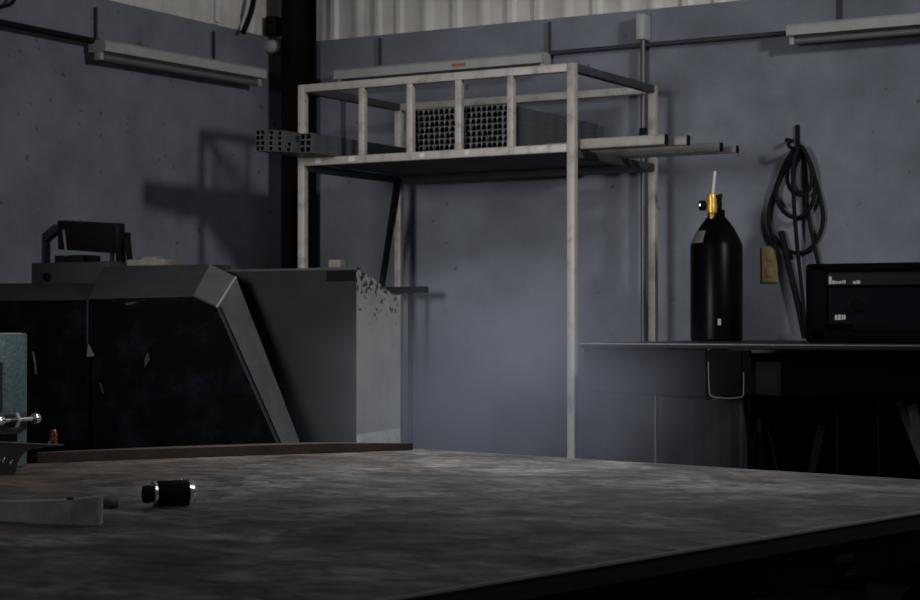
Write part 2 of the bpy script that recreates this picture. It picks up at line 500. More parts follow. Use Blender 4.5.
pts = [on_x(px, py, WX + .05) for px, py in ((256, -30), (254, -5), (251, 12), (243, 33))]
single('cable', mb('blackmatte').tube(spline(pts), .013, 8), 'black cable hanging in front of the liner left of the corner column', 'cable')
pts = [on_x(px, py, WX + .05) for px, py in ((-20, 9), (5, 6), (14, 0), (20, -14))]
single('cable', mb('blackmatte').tube(spline(pts), .008, 8), 'thin black cable at the top of the left wall, far left corner', 'cable')

# ------------------------------------------------------------------ storage rack
XR, XL, YF, YR = -3.048, -4.30, 6.088, 6.84
ZT = on_y(571, 67.6, YF).z            # centre of the top rail
ZS = on_y(571, 147.8, YF).z           # centre of the shelf rail
T = 0.032
rk = root('storage_rack', ((XL + XR) / 2, (YF + YR) / 2, 0), 'welded bare steel storage rack holding tube stock against the back wall', 'rack')
for x, y in ((XL, YF), (XR, YF), (XL, YR), (XR, YR)):
    part('post', mb('rack').box(x - T / 2, x + T / 2, y - T / 2, y + T / 2, 0, ZT + T / 2, .003), rk)
for y in (YF, YR):
    part('top_rail', mb('rack').box(XL + T / 2, XR - T / 2, y - T / 2, y + T / 2, ZT - T / 2, ZT + T / 2, .003), rk)
    dz = 0 if y == YF else -.021
    part('shelf_rail', mb('rack' if y == YF else 'tray').box(XL + T / 2, XR - T / 2, y - T / 2, y + T / 2, ZS - T / 2 + dz, ZS + T / 2 + dz, .003), rk)
for x in (XL, XR):  # side rails take a dark tone, their shade put into the colour
    part('top_rail', mb('tray').box(x - T / 2, x + T / 2, YF + T / 2, YR - T / 2, ZT - T / 2, ZT + T / 2, .003), rk)
    part('shelf_rail', mb('tray').box(x - T / 2, x + T / 2, YF + T / 2, YR - T / 2, ZS - T / 2 - .021, ZS + T / 2 - .021, .003), rk)
for px in (363, 411, 459.5, 511.5):
    x = on_y(px, 120, YF).x
    part('upright', mb('rack').box(x - .0135, x + .0135, YF - .0135, YF + .0135, ZS + T / 2, ZT - T / 2, .002), rk)
part('upright', mb('tray').box(XL - .008, XL + .008, 6.378, 6.394, ZS - .005, ZT - T / 2, .002), rk)
part('shelf_plate', mb('tray').box(XL + .018, XR - .018, YF + .018, YR + .012, ZS - .0048, ZS - .003), rk)
for px, w in ((318, .026), (352, .03), (422, .022), (467, .02), (541, .04)):
    c = on_y(px, 160 - (px - 303) * .0505, YF - T / 2)
    part('paper_tag', mb('paper').box(c.x - w / 2, c.x + w / 2, YF - T / 2 - .0016, YF - T / 2 - .0002, ZS - .008, ZS + .011), rk, 'white paper tag')
p = on_y(402, 178, YR - .02); q = on_y(384, 288, YR - .02)
part('brace', mb('column').bar((p.x - .01, YR - .04, p.z), (q.x, YR - .04, q.z), .02, .024, up=(0, 1, 0)), rk, 'dark diagonal brace')
q0 = on_y(382, 290, YR - .06); q1 = on_y(425, 290, YR - .06)
part('crossbar', mb('column').box(q0.x, q1.x, YR - .07, YR - .03, q0.z - .016, q0.z + .014), rk, 'dark crossbar')
q0 = on_y(408, 290, YR - .02); q1 = on_y(408, 446, YR - .02)
part('cable_run', mb('blackmatte').tube([(q0.x + .02, YR - .03, q0.z), (q0.x + .02, YR - .03, .2)], .012, 8), rk, 'black cable down the post')

# square tube stock --------------------------------------------------
def tube_mesh(name, w, L, wall, end='tube_end'):
    m = MB().use(MT['tube'])
    h = w / 2; i = h - wall
    def ring(s, y): return [m.bm.verts.new((a * s, y, h + b * s)) for a, b in ((-1, -1), (1, -1), (1, 1), (-1, 1))]
    o0, o1, i0, i1 = ring(h, 0), ring(h, L), ring(i, 0), ring(i, L)
    for k in range(4):
        j = (k + 1) % 4
        m.face([o0[k], o0[j], o1[j], o1[k]])
    m.use(MT['hole'])  # inner walls near-black, shade inside the tube put into the colour
    for k in range(4):
        j = (k + 1) % 4
        m.face([i0[k], i1[k], i1[j], i0[j]])
    m.use(MT[end])
    for k in range(4):
        j = (k + 1) % 4
        m.face([o0[k], i0[k], i0[j], o0[j]]); m.face([o1[k], o1[j], i1[j], i1[k]])
    bmesh.ops.recalc_face_normals(m.bm, faces=m.bm.faces[:])
    me = bpy.data.meshes.new(name); m.bm.to_mesh(me); m.bm.free()
    for q in m.mats: me.materials.append(q)
    return me
SH = ZS - .0025      # top of the shelf plate
def stock(me, x, y, z, label, group):
    o = bpy.data.objects.new('square_tube', me)
    COL.objects.link(o); o.location = (x, y, z)
    o['label'] = label; o['category'] = 'tube'; o['group'] = group
    return o
x0 = on_y(413, 130, 6.13).x; x1 = on_y(508, 130, 6.13).x
NC, NR = 18, 8
pw = (x1 - x0) / NC
me = tube_mesh('square_tube', pw - .0006, .80, .0032)
for r in range(NR):
    for c in range(NC):
        stock(me, x0 + pw * (c + .5), 6.13 + random.uniform(0, .012), SH + r * (pw - .0002),
              'thin square steel tube packed in the big stack behind the rack uprights', 'square tubes in the big stack')
px0 = on_y(255, 140, 5.75).x - .001
me2 = tube_mesh('square_tube', .0212, .965, .0028, 'tube')
for r in range(4):
    for c in range(5 if r < 2 else 4):
        stock(me2, px0 + .0216 * (c + .5) + .014, 5.735 + (0.0 if c < 2 else .03 * (c - 1)) + random.uniform(0, .006), ZS + T / 2 + .001 + r * .0213,
              'dark square tube in the bundle jutting furthest left off the rack shelf', 'square tubes in the left bundle')
px1 = on_y(296.5, 140, 5.885).x
me3 = tube_mesh('square_tube', .0262, .76, .0032, 'tube')
for r in range(3):
    for c in range(2):
        stock(me3, px1 + .0266 * (c + .5) + .016, 5.885 + random.uniform(0, .006), ZS + T / 2 + .001 + r * .0263,
              'square tube in the small bundle crossing in front of the left rack post', 'square tubes in the small bundle')
# bars sticking out past the right post
def stock_bar(px_end, y, w, h, length, key, label, z=None):
    e = on_y(px_end, 145, y)
    z = ZS - .0024
    r_ = root('steel_bar', (e.x - length / 2, y, z), label, 'bar', 'box section bars on the right of the rack')
    part('section', mb(key).box(e.x - length, e.x, y - w / 2, y + w / 2, z, z + h, .003), r_)
    part('end_plug', mb('hole').box(e.x - .001, e.x + .005, y - w / 2 - .001, y + w / 2 + .001, z - .0005, z + h + .001, .003), r_, 'black end cap')
stock_bar(666, 6.135, .026, .038, .40, 'bar', 'pale box section bar nearest the front on the right end of the rack shelf')
stock_bar(688, 6.20, .024, .036, .60, 'bar_dark', 'grey box section bar lying just behind the pale front bar on the rack')
stock_bar(721, 6.49, .026, .034, .55, 'bar_dark', 'grey box section bar towards the rear of the rack shelf, second longest overhang')
stock_bar(737, 6.58, .024, .028, .60, 'bar_dark', 'box section bar furthest right off the rack shelf above the gas cylinder')

# ------------------------------------------------------------------ right workbench
BZ = 1.075
bx0 = on_y(580, 344, 5.70).x
bx1 = bx0 + 2.6
bn = root('workbench', ((bx0 + bx1) / 2, 6.3, 0), 'long dark steel workbench along the back wall carrying the gas cylinder', 'workbench')
part('bench_top', mb('bench_top').box(bx0, bx1, 5.70, 6.92, BZ - .018, BZ, .003), bn)
part('edge_bead', mb('steel').bar((bx0, 5.6995, BZ - .0015), (bx1, 5.6995, BZ - .0015), .004, .004), bn, 'bright front edge')  # thin brighter line along the front edge
# apron, tapering towards its left end
a0 = on_y(580, 390, 5.73); a1 = on_y(706, 397.5, 5.73); a2 = on_y(745, 393, 5.73)
def slab(key, poly, y0, y1):
    m = mb(key)
    m.prism([(x, y0, z) for x, z in poly], [(x, y1, z) for x, z in poly])
    return m
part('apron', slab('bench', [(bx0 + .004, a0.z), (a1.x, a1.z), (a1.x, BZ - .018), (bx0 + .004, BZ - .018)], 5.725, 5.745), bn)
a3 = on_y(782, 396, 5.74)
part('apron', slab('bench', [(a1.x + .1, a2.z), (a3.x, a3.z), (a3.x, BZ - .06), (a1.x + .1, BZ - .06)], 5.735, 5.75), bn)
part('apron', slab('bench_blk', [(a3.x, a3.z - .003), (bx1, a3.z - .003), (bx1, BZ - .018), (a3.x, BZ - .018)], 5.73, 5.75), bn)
# receiver hung on the front: black box in a U strap
u0 = on_y(708, 350, 5.66); u1 = on_y(743, 398, 5.66)
rc = part('receiver', mb('hole').box(u0.x + .006, u1.x - .006, 5.665, 5.73, u1.z + .006, BZ - .02, .004), bn, 'black box receiver')
st = mb('bar_dark')
zt_ = on_y(743, 375, 5.66).z
st.tube(spline([(u0.x, 5.662, BZ - .06), (u0.x + .003, 5.662, u1.z + .03), (u0.x + .012, 5.662, u1.z + .004), (u0.x + .06, 5.662, u1.z - .002), (u1.x - .012, 5.662, u1.z + .002), (u1.x, 5.662, u1.z + .016), (u1.x + .001, 5.662, zt_ + .01)], 6), .0022, 8)
st.use(MT['hole'])
st.box(u0.x - .004, u0.x + .004, 5.664, 5.73, u1.z + .01, BZ - .02).box(u1.x - .004, u1.x + .004, 5.664, 5.73, u1.z + .01, BZ - .02)
part('strap', st, rc, 'bright rimmed U strap')
# sheet panels below
s0 = on_y(580, 400, 5.76); s1 = on_y(656, 400, 5.76); s2 = on_y(740, 400, 5.76)
part('side_panel', mb('skirt').box(s0.x, s1.x - .003, 5.758, 5.775, .12, a0.z + .02, .002), bn)
part('side_panel', mb('skirt').box(s1.x + .003, s2.x, 5.762, 5.78, .12, a0.z + .02, .002), bn)
part('panel_edge', mb('shroud').box(s1.x - .004, s1.x + .004, 5.752, 5.772, .12, a0.z - .01, .001), bn, 'pale seam strip')
part('panel_edge', mb('skirt').box(s2.x - .004, s2.x + .012, 5.75, 5.80, .12, a1.z + .005, .002), bn)
for x, y in ((bx0 + .06, 6.86), (bx1 - .06, 5.80), (bx1 - .06, 6.86), (s2.x + .75, 5.8)):
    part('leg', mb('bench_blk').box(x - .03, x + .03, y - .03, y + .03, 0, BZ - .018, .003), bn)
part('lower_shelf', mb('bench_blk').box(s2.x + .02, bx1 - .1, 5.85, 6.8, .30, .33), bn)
part('shade_backing', mb('bench_blk').box(bx0 + .02, bx1 - .1, 6.82, 6.84, .1, BZ - .05), bn)  # near-black sheet put in for the dark void below the bench

# things stored in the dark below the bench
LS = .3302
def leaning(label, pxy0, pxy1, y0, w, key, name='steel_offcut', cat='offcut', tilt=.06):
    p = on_y(*pxy0, y0 + tilt); q = on_y(*pxy1, y0)
    d = q - p
    s = (LS + .012 - q.z) / d.z
    foot = q + d * s
    single(name, mb(key).bar(foot, p, w, .006, up=(0, 1, 0)), label, cat)
leaning('thin pale strip leaning under the bench nearest the panels', (767, 425), (776, 462), 6.1, .006, 'timber')
leaning('slim upright dark rod under the bench about midway', (837, 402), (837, 450), 6.0, .010, 'bench')
leaning('upright grey flat bar under the bench left of the white strips', (878, 398), (879, 470), 6.0, .009, 'skirt')
leaning('grey sheet offcut leaning in the dark below the bench middle', (822, 425), (812, 470), 6.15, .03, 'bench')
leaning('narrower white strip hanging down at far right under the bench', (899, 401), (908, 424), 6.25, .026, 'timber')
leaning('wider white strip at far right under the bench', (912, 405), (921, 445), 5.9, .034, 'timber')
pts = [on_y(px, py, 6.0) for px, py in ((747, 400), (749, 415), (746, 430), (750, 448), (748, 470))]
pts = [Vector((p.x, 6.0 + .02 * (i % 2), p.z)) for i, p in enumerate(pts)]
pts.append(Vector((pts[-1].x, 6.0, LS + .012)))
single('hose', mb('ochre').tube(spline(pts), .008, 8), 'ochre hose hanging in the dark beside the bench panel', 'hose')
bq = on_y(759, 455, 6.1)
b0 = root('bottle', (bq.x, 6.1, LS), 'small dark bottle under the bench with pale neck', 'bottle')
zb = on_y(759, 424, 6.1).z
part('body', mb('navy').lathe((bq.x, 6.1, LS), (0, 0, 1), [(0, .028), (.01, .03), (zb - LS - .07, .03), (zb - LS - .035, .012), (zb - LS - .03, .012)], 20), b0)
part('cap', mb('timber').lathe((bq.x, 6.1, zb - .032), (0, 0, 1), [(0, .011), (.05, .010), (.052, 0)], 16), b0, 'pale neck and cap')
q0, q1 = on_y(866, 570, 6.0), on_y(900, 600, 6.0)
cr_ = root('crate', ((q0.x + q1.x) / 2, 6.1, 0), 'pale low crate on the floor beneath the right workbench', 'crate')
for k in range(3):
    part("slat", mb("shroud_dk").box(q0.x, q1.x + .1, 6.0, 6.015, .02 + .085 * k, .09 + .085 * k, .002), cr_)
for xx in (q0.x, q1.x + .07):
    part('end_post', mb('frame_lt').box(xx, xx + .03, 6.0155, 6.2, 0, .27, .002), cr_)

# ------------------------------------------------------------------ gas cylinder
cx = on_y(716.5, 300, 6.6).x
gc = root('gas_cylinder', (cx, 6.6, BZ), 'black gas cylinder with brass valve standing on the right workbench', 'gas cylinder')
R = .103
zs = on_y(716, 241, 6.6).z - BZ
zn = on_y(716, 215, 6.6).z - BZ
def dome_rh(a):
    k = a / (math.pi / 2)
    h = .3 * math.sin(a) + .7 * k; r_ = .3 * math.cos(a) + .7 * (1 - k)
    return (zs - .02 + (zn - zs + .02) * h, .028 + (R - .028) * r_)
prof = [(0, R * .93), (.008, R), (zs - .02, R)]
for k in range(1, 9):
    a = k / 8 * math.pi / 2
    prof.append(dome_rh(a))
body = part('cylinder_body', mb('cyl').lathe((cx, 6.6, BZ), (0, 0, 1), prof, 48), gc)
# shoulder decal following the dome on the camera's left
dm = mb('bar_dark')
def dome(a, th, lift=.0012):
    h, r_ = dome_rh(a); r_ += lift; h += lift
    return (cx + r_ * math.cos(th), 6.6 + r_ * math.sin(th), BZ + h)
vg = []
for i in range(5):
    a = .10 + .55 * i / 4
    vg.append([dm.bm.verts.new(dome(a, math.radians(-172 + 72 * j / 10))) for j in range(11)])
for i in range(4):
    for j in range(10):
        dm.face([vg[i][j], vg[i][j + 1], vg[i + 1][j + 1], vg[i + 1][j]], True)
part('decal', dm, body, 'pale grey shoulder label')
th = math.radians(-62)
px_ = on_y(726, 322, 6.6)
part('decal', mb('lamp').obox((cx + (R + .0006) * math.cos(th), 6.6 + (R + .0006) * math.sin(th), px_.z), (-math.sin(th), math.cos(th), 0), (math.cos(th), math.sin(th), 0), (0, 0, 1), .006, .0012, .012), body, 'tiny pale label')
z0 = BZ + zn
part('collar', mb('cyl').lathe((cx, 6.6, z0 - .004), (0, 0, 1), [(0, .034), (.022, .034), (.026, .022), (.032, .02)], 24), gc)
zv0 = on_y(712, 222, 6.6).z; zv1 = on_y(713, 194, 6.6).z
vx = on_y(712.3, 205, 6.57).x
vy = 6.565
vv = part('valve', mb('brass').lathe((vx, vy, zv0), (0, 0, 1), [(0, .007), (.03, .011), (.034, .020), (.06, .022), (.075, .019), (.09, .021), (zv1 - zv0 - .004, .018), (zv1 - zv0, .012)], 20), gc, 'brass valve body')
part('backing', mb('blackmatte').box(vx - .01, cx + .022, 6.575, 6.61, z0 + .02, zv1 - .006, .006), gc)
hx = on_y(702.5, 205.5, vy)
part('handwheel', mb('blackmatte').lathe((hx.x - .013, vy, hx.z), (1, 0, 0), [(0, .016), (.004, .02), (.022, .02), (.026, .01), (.04, .008)], 20), vv, 'black valve knob')
part('outlet_nut', mb('chrome').lathe((hx.x - .004, vy - .021, hx.z), (0, -1, 0), [(0, .007), (.006, .006), (.007, 0)], 12), vv, 'bright screw')
part('lever', mb('blackmatte').bar((vx + .01, vy, on_y(716, 198, vy).z), (on_y(722, 195, vy).x, vy, on_y(722, 195, vy).z), .012, .012), vv, 'black lever')
p0 = on_y(712.5, 195, vy); p1 = on_y(715, 171, vy)
part('stem', mb('paper').tube([(p0.x, vy, p0.z - .01), (p1.x, vy, p1.z)], .006, 12), vv, 'pale straight stem tube')

# ------------------------------------------------------------------ hose coil on the wall
hk = on_y(797, 148, WY)
h0 = root('wall_hook', (hk.x, WY, hk.z), 'black steel hook on the back wall carrying the coiled hose', 'hook')
ht = on_y(798, 125, WY)
part('plate', mb('blackmatte').box(ht.x - .009, ht.x + .009, WY - .012, WY, hk.z - .02, ht.z, .003), h0)
part('peg', mb('blackmatte').tube(spline([(ht.x, WY - .008, hk.z - .004), (ht.x, WY - .10, hk.z - .004), (ht.x - .002, WY - .115, hk.z + .03)], 5), .008, 8), h0)
k0 = on_y(791, 141, WY)
part('nail', mb('blackmatte').tube([(k0.x, WY, k0.z), (k0.x, WY - .05, k0.z)], .01, 8), h0)
loops = [
    [(800, 146), (787, 160), (776, 187), (769, 212), (772, 235), (785, 249), (801, 253), (815, 243), (823, 221), (819, 193), (810, 164)],
    [(799, 147), (785, 170), (776, 193), (783, 211), (798, 218), (811, 206), (815, 186), (811, 165)],
    [(800, 147), (790, 162), (787, 178), (792, 191), (803, 195), (811, 185), (811, 168), (806, 154)],
]
hc = root('coiled_hose', (hk.x, WY - .05, hk.z), 'black hose coiled over the wall hook with tails hanging behind the welder', 'hose')
for k, lp in enumerate(loops):
    part('coil', mb('blackmatte').tube(spline([on_y(px, py, WY - .022 - .019 * k) for px, py in lp], 7, True), .0085, 10, True), hc)
part('tail', mb('blackmatte').tube(spline([on_y(px, py, yy_) for px, py, yy_ in ((798, 147, WY - .08), (793, 168, WY - .085), (794, 205, WY - .085), (798, 255, WY - .05), (803, 300, WY - .045), (805, 338, WY - .045))], 7), .0085, 10), hc)
part('tail', mb('blackmatte').tube(spline([on_y(px, py, WY - .015 - .004 * i) for i, (px, py) in enumerate(((803, 150), (805, 190), (811, 230), (819, 268)))], 7), .0085, 10), hc)
part('tail', mb('blackmatte').tube(spline([on_y(px, py, WY - .03) for px, py in ((781, 231), (788, 262), (797, 300), (805, 338))], 7), .013, 10), hc, 'thicker hose tail')

# wall outlet
c = on_y(770, 264.5, WY)
wo = root('wall_outlet', (c.x, WY, c.z), 'yellowed outlet cover plate on the back wall left of the hose', 'outlet')
pl = part('cover_plate', mb('yellowed').box(c.x - .034, c.x + .034, WY - .009, WY, c.z - .075, c.z + .075, .004), wo)
for s in (-1, 1):
    part('socket', mb('yellowed').box(c.x - .014, c.x + .014, WY - .0115, WY - .008, c.z + s * .033 - .02, c.z + s * .033 + .02, .002), pl)

# ------------------------------------------------------------------ welding power source on the bench
wy = 6.15
w0 = on_y(805, 338, wy); w1 = on_y(808, 264, wy)
WX0, WZ1 = w0.x, on_y(830, 263.5, wy).z
WX1 = WX0 + .62
wm = root('welding_machine', ((WX0 + WX1) / 2, wy + .3, BZ), 'black and navy welding machine with white marks at right end of workbench', 'welding machine')
fw = .08
fr = mb('welder')
fr.box(WX0, WX0 + fw, wy, wy + .06, BZ + .0008, WZ1, .012)
fr.box(WX1 - fw, WX1, wy, wy + .06, BZ + .0008, WZ1, .012)
fr.box(WX0 + .02, WX1 - .02, wy, wy + .06, WZ1 - .032, WZ1, .010)
fr.box(WX0 + .02, WX1 - .02, wy, wy + .06, BZ + .0008, BZ + .045, .008)
part('front_frame', fr, wm)
part('case', mb('welder').box(WX0 + .012, WX1 - .012, wy + .06, wy + .62, BZ + .01, WZ1 - .012, .01), wm)
zl = on_y(850, 285, wy).z; zl2 = on_y(850, 274, wy).z
part('name_strip', mb('welder_strip').box(WX0 + fw - .004, WX1 - fw + .004, wy + .012, wy + .06, zl, zl2 + .008), wm)
pz0 = on_y(850, 324, wy).z
pn = part('control_panel', mb('welder_panel').box(WX0 + fw - .004, WX1 - fw + .004, wy + .02, wy + .06, pz0, zl - .01), wm)
part('lower_slot', mb('hole').box(WX0 + fw + .09, WX1 - fw, wy + .016, wy + .05, BZ + .045, pz0 + .002), wm)
kc = on_y(860, 305, wy + .02)
part('knob', mb('hole').lathe((kc.x, wy + .02, kc.z), (0, -1, 0), [(0, .027), (.008, .027), (.010, .022), (.022, .02), (.024, 0)], 24), pn, 'round black knob')
def marks(rects, y, parent, label):
    for xa, ya, xb, yb in rects:
        p, q = on_y(xa, ya, y), on_y(xb, yb, y)
        part('letter', mb('mark').box(p.x, q.x, y - .0012, y, q.z, p.z), parent, label)
marks([(829, 276.5, 831.6, 284), (832.4, 280.5, 834.6, 284), (835.4, 281.2, 837.6, 283.6), (838.4, 281.4, 841, 283.6), (841.8, 280.4, 843, 283.6), (843.8, 280.4, 845.6, 283.4), (853, 281.2, 856, 283.8), (856.8, 280.4, 860, 283.8)], wy + .0115, wm, 'small white letter')
marks([(835, 315, 837.4, 319.8), (838.2, 314.6, 840.8, 320), (841.8, 314.8, 843.4, 319.6), (844, 314.8, 845.6, 319.6)], wy + .0195, pn, 'small white figure')
hz = WZ1 + .0
# ------------------------------------------------------------------ grey shielded machine at the left
yf, yb = 4.70, 4.90
mc = root('machine_tool', (-4.1, 5.0, 0), 'large grey hooded machine with black front windows behind the table', 'machine')
def P(px, py, y): v = on_y(px, py, y); return (v.x, y, v.z)
XEND = -4.99
# right hood: sloped top, chamfered corner and raking end
outer = [P(103, 267, yb), P(210, 264, yb), P(236, 277, yb), P(299, 440, yb)]
inner = [P(89, 298.5, yf), P(193, 296, yf), P(217, 307, yf), P(277, 443, yf)]
def down(p, dx=0.0): return (p[0] + dx, p[1], 0.0)
m = MB()
O = [m.bm.verts.new(p) for p in outer] + [m.bm.verts.new(down(outer[-1], .10))]
I = [m.bm.verts.new(p) for p in inner] + [m.bm.verts.new(down(inner[-1], .10))]
for i in range(4):
    m.use(MT['shroud_dk'] if i == 0 else (MT['shroud'] if i == 1 else MT['shroud_end']))  # dark top, mid chamfer, pale end: light put into the face colours
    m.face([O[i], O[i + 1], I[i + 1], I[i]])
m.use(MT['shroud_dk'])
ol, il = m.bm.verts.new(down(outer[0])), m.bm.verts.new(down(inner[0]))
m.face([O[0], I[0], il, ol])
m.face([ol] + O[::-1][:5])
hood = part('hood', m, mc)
hm = mb('edge'); hm.bar(outer[2], inner[2], .005, .005)
part('edge_bead', hm, hood, 'bright corner edge')
# window panel just behind the hood lip
m = mb('window')
off = .012
wp = [(p[0] + (0), yf + off, p[2]) for p in inner] + [(inner[-1][0] + .10, yf + off, 0.0), (inner[0][0], yf + off, 0.0)]
wq = [(p[0], p[1] + .012, p[2]) for p in wp]
m.prism(wp, wq)
win = part('front_window', m, mc, 'black front window with faint reflections put into its colour')
# rim of the opening
m = mb('shroud_dk')
for i in range(3):
    m.bar((inner[i][0], yf + .006, inner[i][2]), (inner[i + 1][0], yf + .006, inner[i + 1][2]), .012, .004, up=(0, 0, 1))
part('lip', m, hood)
# pale scraps and flecks on the window
for nm, poly, y in (('bracket_scrap', [(88, 343), (94.5, 356), (86.5, 357)], yf), ('glass_fleck', [(124, 303), (138, 301.5), (133, 304), (127, 305.5)], yf + .008),
                    ('glass_fleck', [(145, 358), (148, 352), (149.5, 360), (144, 368)], yf + .008), ('glass_fleck', [(99, 383), (101, 384), (104, 393), (103, 394)], yf + .008)):
    m = mb('shroud' if nm != 'glass_fleck' else 'shroud_dk')
    a_ = [P(x, y_, y) for x, y_ in poly]
    m.prism(a_, [(p[0], p[1] + .003, p[2]) for p in a_])
    part('latch' if nm == 'bracket_scrap' else 'fleck', m, win, 'pale triangular latch' if nm == 'bracket_scrap' else 'pale fleck painted as a reflection on the window')
# lower left cover
ob = [P(-70, 283.5, yb), P(100, 283, yb)]; ib = [P(-70, 301.5, yf), P(88.5, 300, yf)]
m = mb('shroud_dk')
V = [m.bm.verts.new(p) for p in (ib[0], ib[1], ob[1], ob[0], down(ib[0]), down(ib[1]), down(ob[1]), down(ob[0]))]
for i in ((0, 1, 2, 3), (1, 5, 6, 2), (2, 6, 7, 3), (3, 7, 4, 0)):
    m.face([V[k] for k in i])
part('left_cover', m, mc)
m = mb('window')
m.prism([(ib[0][0], yf + .01, ib[0][2] - .004), (ib[1][0] - .004, yf + .01, ib[1][2] - .004), (ib[1][0] - .004, yf + .01, 0), (ib[0][0], yf + .01, 0)],
        [(ib[0][0], yf + .022, ib[0][2] - .004), (ib[1][0] - .004, yf + .022, ib[1][2] - .004), (ib[1][0] - .004, yf + .022, 0), (ib[0][0], yf + .022, 0)])
lw = part('left_window', m, mc)
m = mb('shroud'); m.tube(spline([P(33, 352, yf - .01), P(35, 362, yf - .014), P(36, 374, yf - .01)], 5), .0035, 8)
part('pull_handle', m, lw, 'thin curved pale handle')
m = mb('shroud_dk'); p = P(88, 300, yf); m.box(p[0] - .004, p[0] + .002, yf - .002, yf + .02, P(88, 344, yf)[2], p[2])
part('seam_strip', m, mc)
# raised box behind the left cover, and the body behind the hood
p0, p1, p2 = P(34, 281, yb + .02), P(112, 281, yb + .02), P(34, 263, yb + .02)
part('raised_box', mb('shroud_dk').box(p0[0], p1[0], yb + .005, yb + .30, .9, p2[2], .004), mc)
part('knob', mb('hole').lathe((P(47, 277, yb)[0], yb + .007, P(47, 277, yb)[2]), (0, -1, 0), [(0, .016), (.014, .016), (.016, 0)], 16), mc, 'black knob')
part('rear_body', mb('shroud_dk').box(XEND + .02, -4.07, yb + .02, 5.6, 0, P(150, 267, yb)[2] - .06), mc)

# boxy unit on top
TZ = p2[2]
fy = yb + .05
a = P(57, 223, fy); b_ = P(118, 252, fy)
bu = root('control_box', ((a[0] + b_[0]) / 2, fy + .05, TZ), 'black flat-fronted box on side legs standing on top of the hooded machine', 'control box')
hz0, hz1 = on_y(60, 253, fy).z, on_y(60, 221.5, fy).z
ang = math.radians(-4)
cx_, cz_ = (a[0] + b_[0]) / 2, (hz0 + hz1) / 2
hs = mb('black'); hs.obox((cx_, fy + .021, cz_), (math.cos(ang), 0, math.sin(ang)), (0, 1, .12), (-math.sin(ang), -.12, math.cos(ang)), abs(b_[0] - a[0]) / 2, .02, (hz1 - hz0) / 2 * .92, .004)
part('housing', hs, bu)
lens = mb('hole'); lens.obox((cx_ + .005, fy - .003, cz_), (math.cos(ang), 0, math.sin(ang)), (0, 1, .12), (-math.sin(ang), -.12, math.cos(ang)), abs(b_[0] - a[0]) / 2 - .02, .003, (hz1 - hz0) / 2 * .74, .001)
part('front_glass', lens, bu)
q0, q1 = P(63.5, 230, fy - .015), P(66.5, 256, fy - .015)
part('side_strip', mb('cream').bar(q0, q1, .006, .006, up=(0, 1, 0)), bu, 'pale narrow strip')
def P2(px, py): return P(px, py, fy + .03)
fm = mb('navy')
fm.bar((P2(46, 262)[0], fy + .03, TZ + .0004), P2(46, 237), .016, .03, up=(0, 1, 0)).bar(P2(46, 238), P2(58, 228), .03, .03, up=(0, 1, 0))
part('bracket', fm, bu)
fm = mb('black'); fm.bar((P2(121, 262)[0], fy + .03, TZ + .0004), P2(120, 236), .022, .03, up=(0, 1, 0)).bar((P2(130, 262)[0], fy + .03, TZ + .0004), P2(127, 234), .012, .02, up=(0, 1, 0)).bar(P2(117, 238), P2(129, 235), .02, .02, up=(0, 1, 0))
part('bracket', fm, bu)
q0, q1 = P2(60, 262.7), P2(88, 255)
part('foot', mb('black').box(q0[0], q1[0], fy, fy + .1, TZ + .0004, q1[2], .003), bu)
part('leg', mb('navy').bar((P2(112, 262)[0], fy + .03, TZ + .0004), P2(112, 250), .012, .012, up=(0, 1, 0)), bu)

# cream packets on top
tz = P(150, 265.5, yb)[2]
yy = yb + .06
rest = P(150, 266, yy)[2]
part('top_deck', mb('shroud_dk').box(P(112, 270, yb)[0], P(206, 270, yb)[0], yb + .001, yb + .14, rest - .05, rest - .0005), mc)
q0, q1 = P(134, 260, yy), P(172, 258.5, yy)
single('packet', mb('cream').box(q0[0], q1[0], yy - .04, yy + .05, rest, q0[2], .003), 'flat cream packet lying on the hooded machine beside the black box', 'packet')
q0, q1 = P(146, 257, yy), P(160, 257, yy)
q2 = P(146, 260, yy)
single('packet', mb('cream').box(q0[0], q1[0], yy - .02, yy + .03, q2[2] + .0008, q0[2], .002), 'small cream packet lying on top of a wider flat packet', 'packet')

# ------------------------------------------------------------------ grey cabinet right of the hood
cy = 5.0
c0 = P(236, 270, cy); c1 = P(356.5, 269, cy)
CXR = c1[0]; CXL = c0[0] - .05
zt0 = c1[2]
def onX(px, py): v = on_x(px, py, CXR); return v
e1 = onX(372, 277); e2 = onX(400.5, 301)
prof = [(cy, 0), (cy, zt0), (e1.y, e1.z), (e2.y, e2.z), (e2.y, 0)]
cb_ = root('machine_cabinet', ((CXL + CXR) / 2, cy + .13, 0), 'dull grey cabinet with chipped end in a lit tone standing right of the hooded machine', 'cabinet')
m = mb('block')
A = [m.bm.verts.new((CXL, y, z)) for y, z in prof]; B = [m.bm.verts.new((CXR, y, z)) for y, z in prof]
for i in range(5):
    m.face([A[i], A[(i + 1) % 5], B[(i + 1) % 5], B[i]])
m.face(A)
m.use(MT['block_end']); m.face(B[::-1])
part('body', m, cb_)
q0 = onX(357.5, 441); q1 = onX(399, 430)
zk = onX(378, 431).z
part('kick_strip', mb('edge_paint').prism([(CXR, cy + .004, zk - .006), (CXR, e2.y - .004, zk + .002), (CXR, e2.y - .004, zk - .12), (CXR, cy + .004, zk - .12)],
     [(CXR + .002, cy + .004, zk - .006), (CXR + .002, e2.y - .004, zk + .002), (CXR + .002, e2.y - .004, zk - .12), (CXR + .002, cy + .004, zk - .12)]), cb_, 'paler unpainted strip near the foot')
m = mb('hole').box(onX(356, 272).x - .12, CXR - .004, cy - .003, cy + .0, zt0 - .04, zt0 - .005)
part('stain', m, cb_, 'dark scorched patch at the top corner')
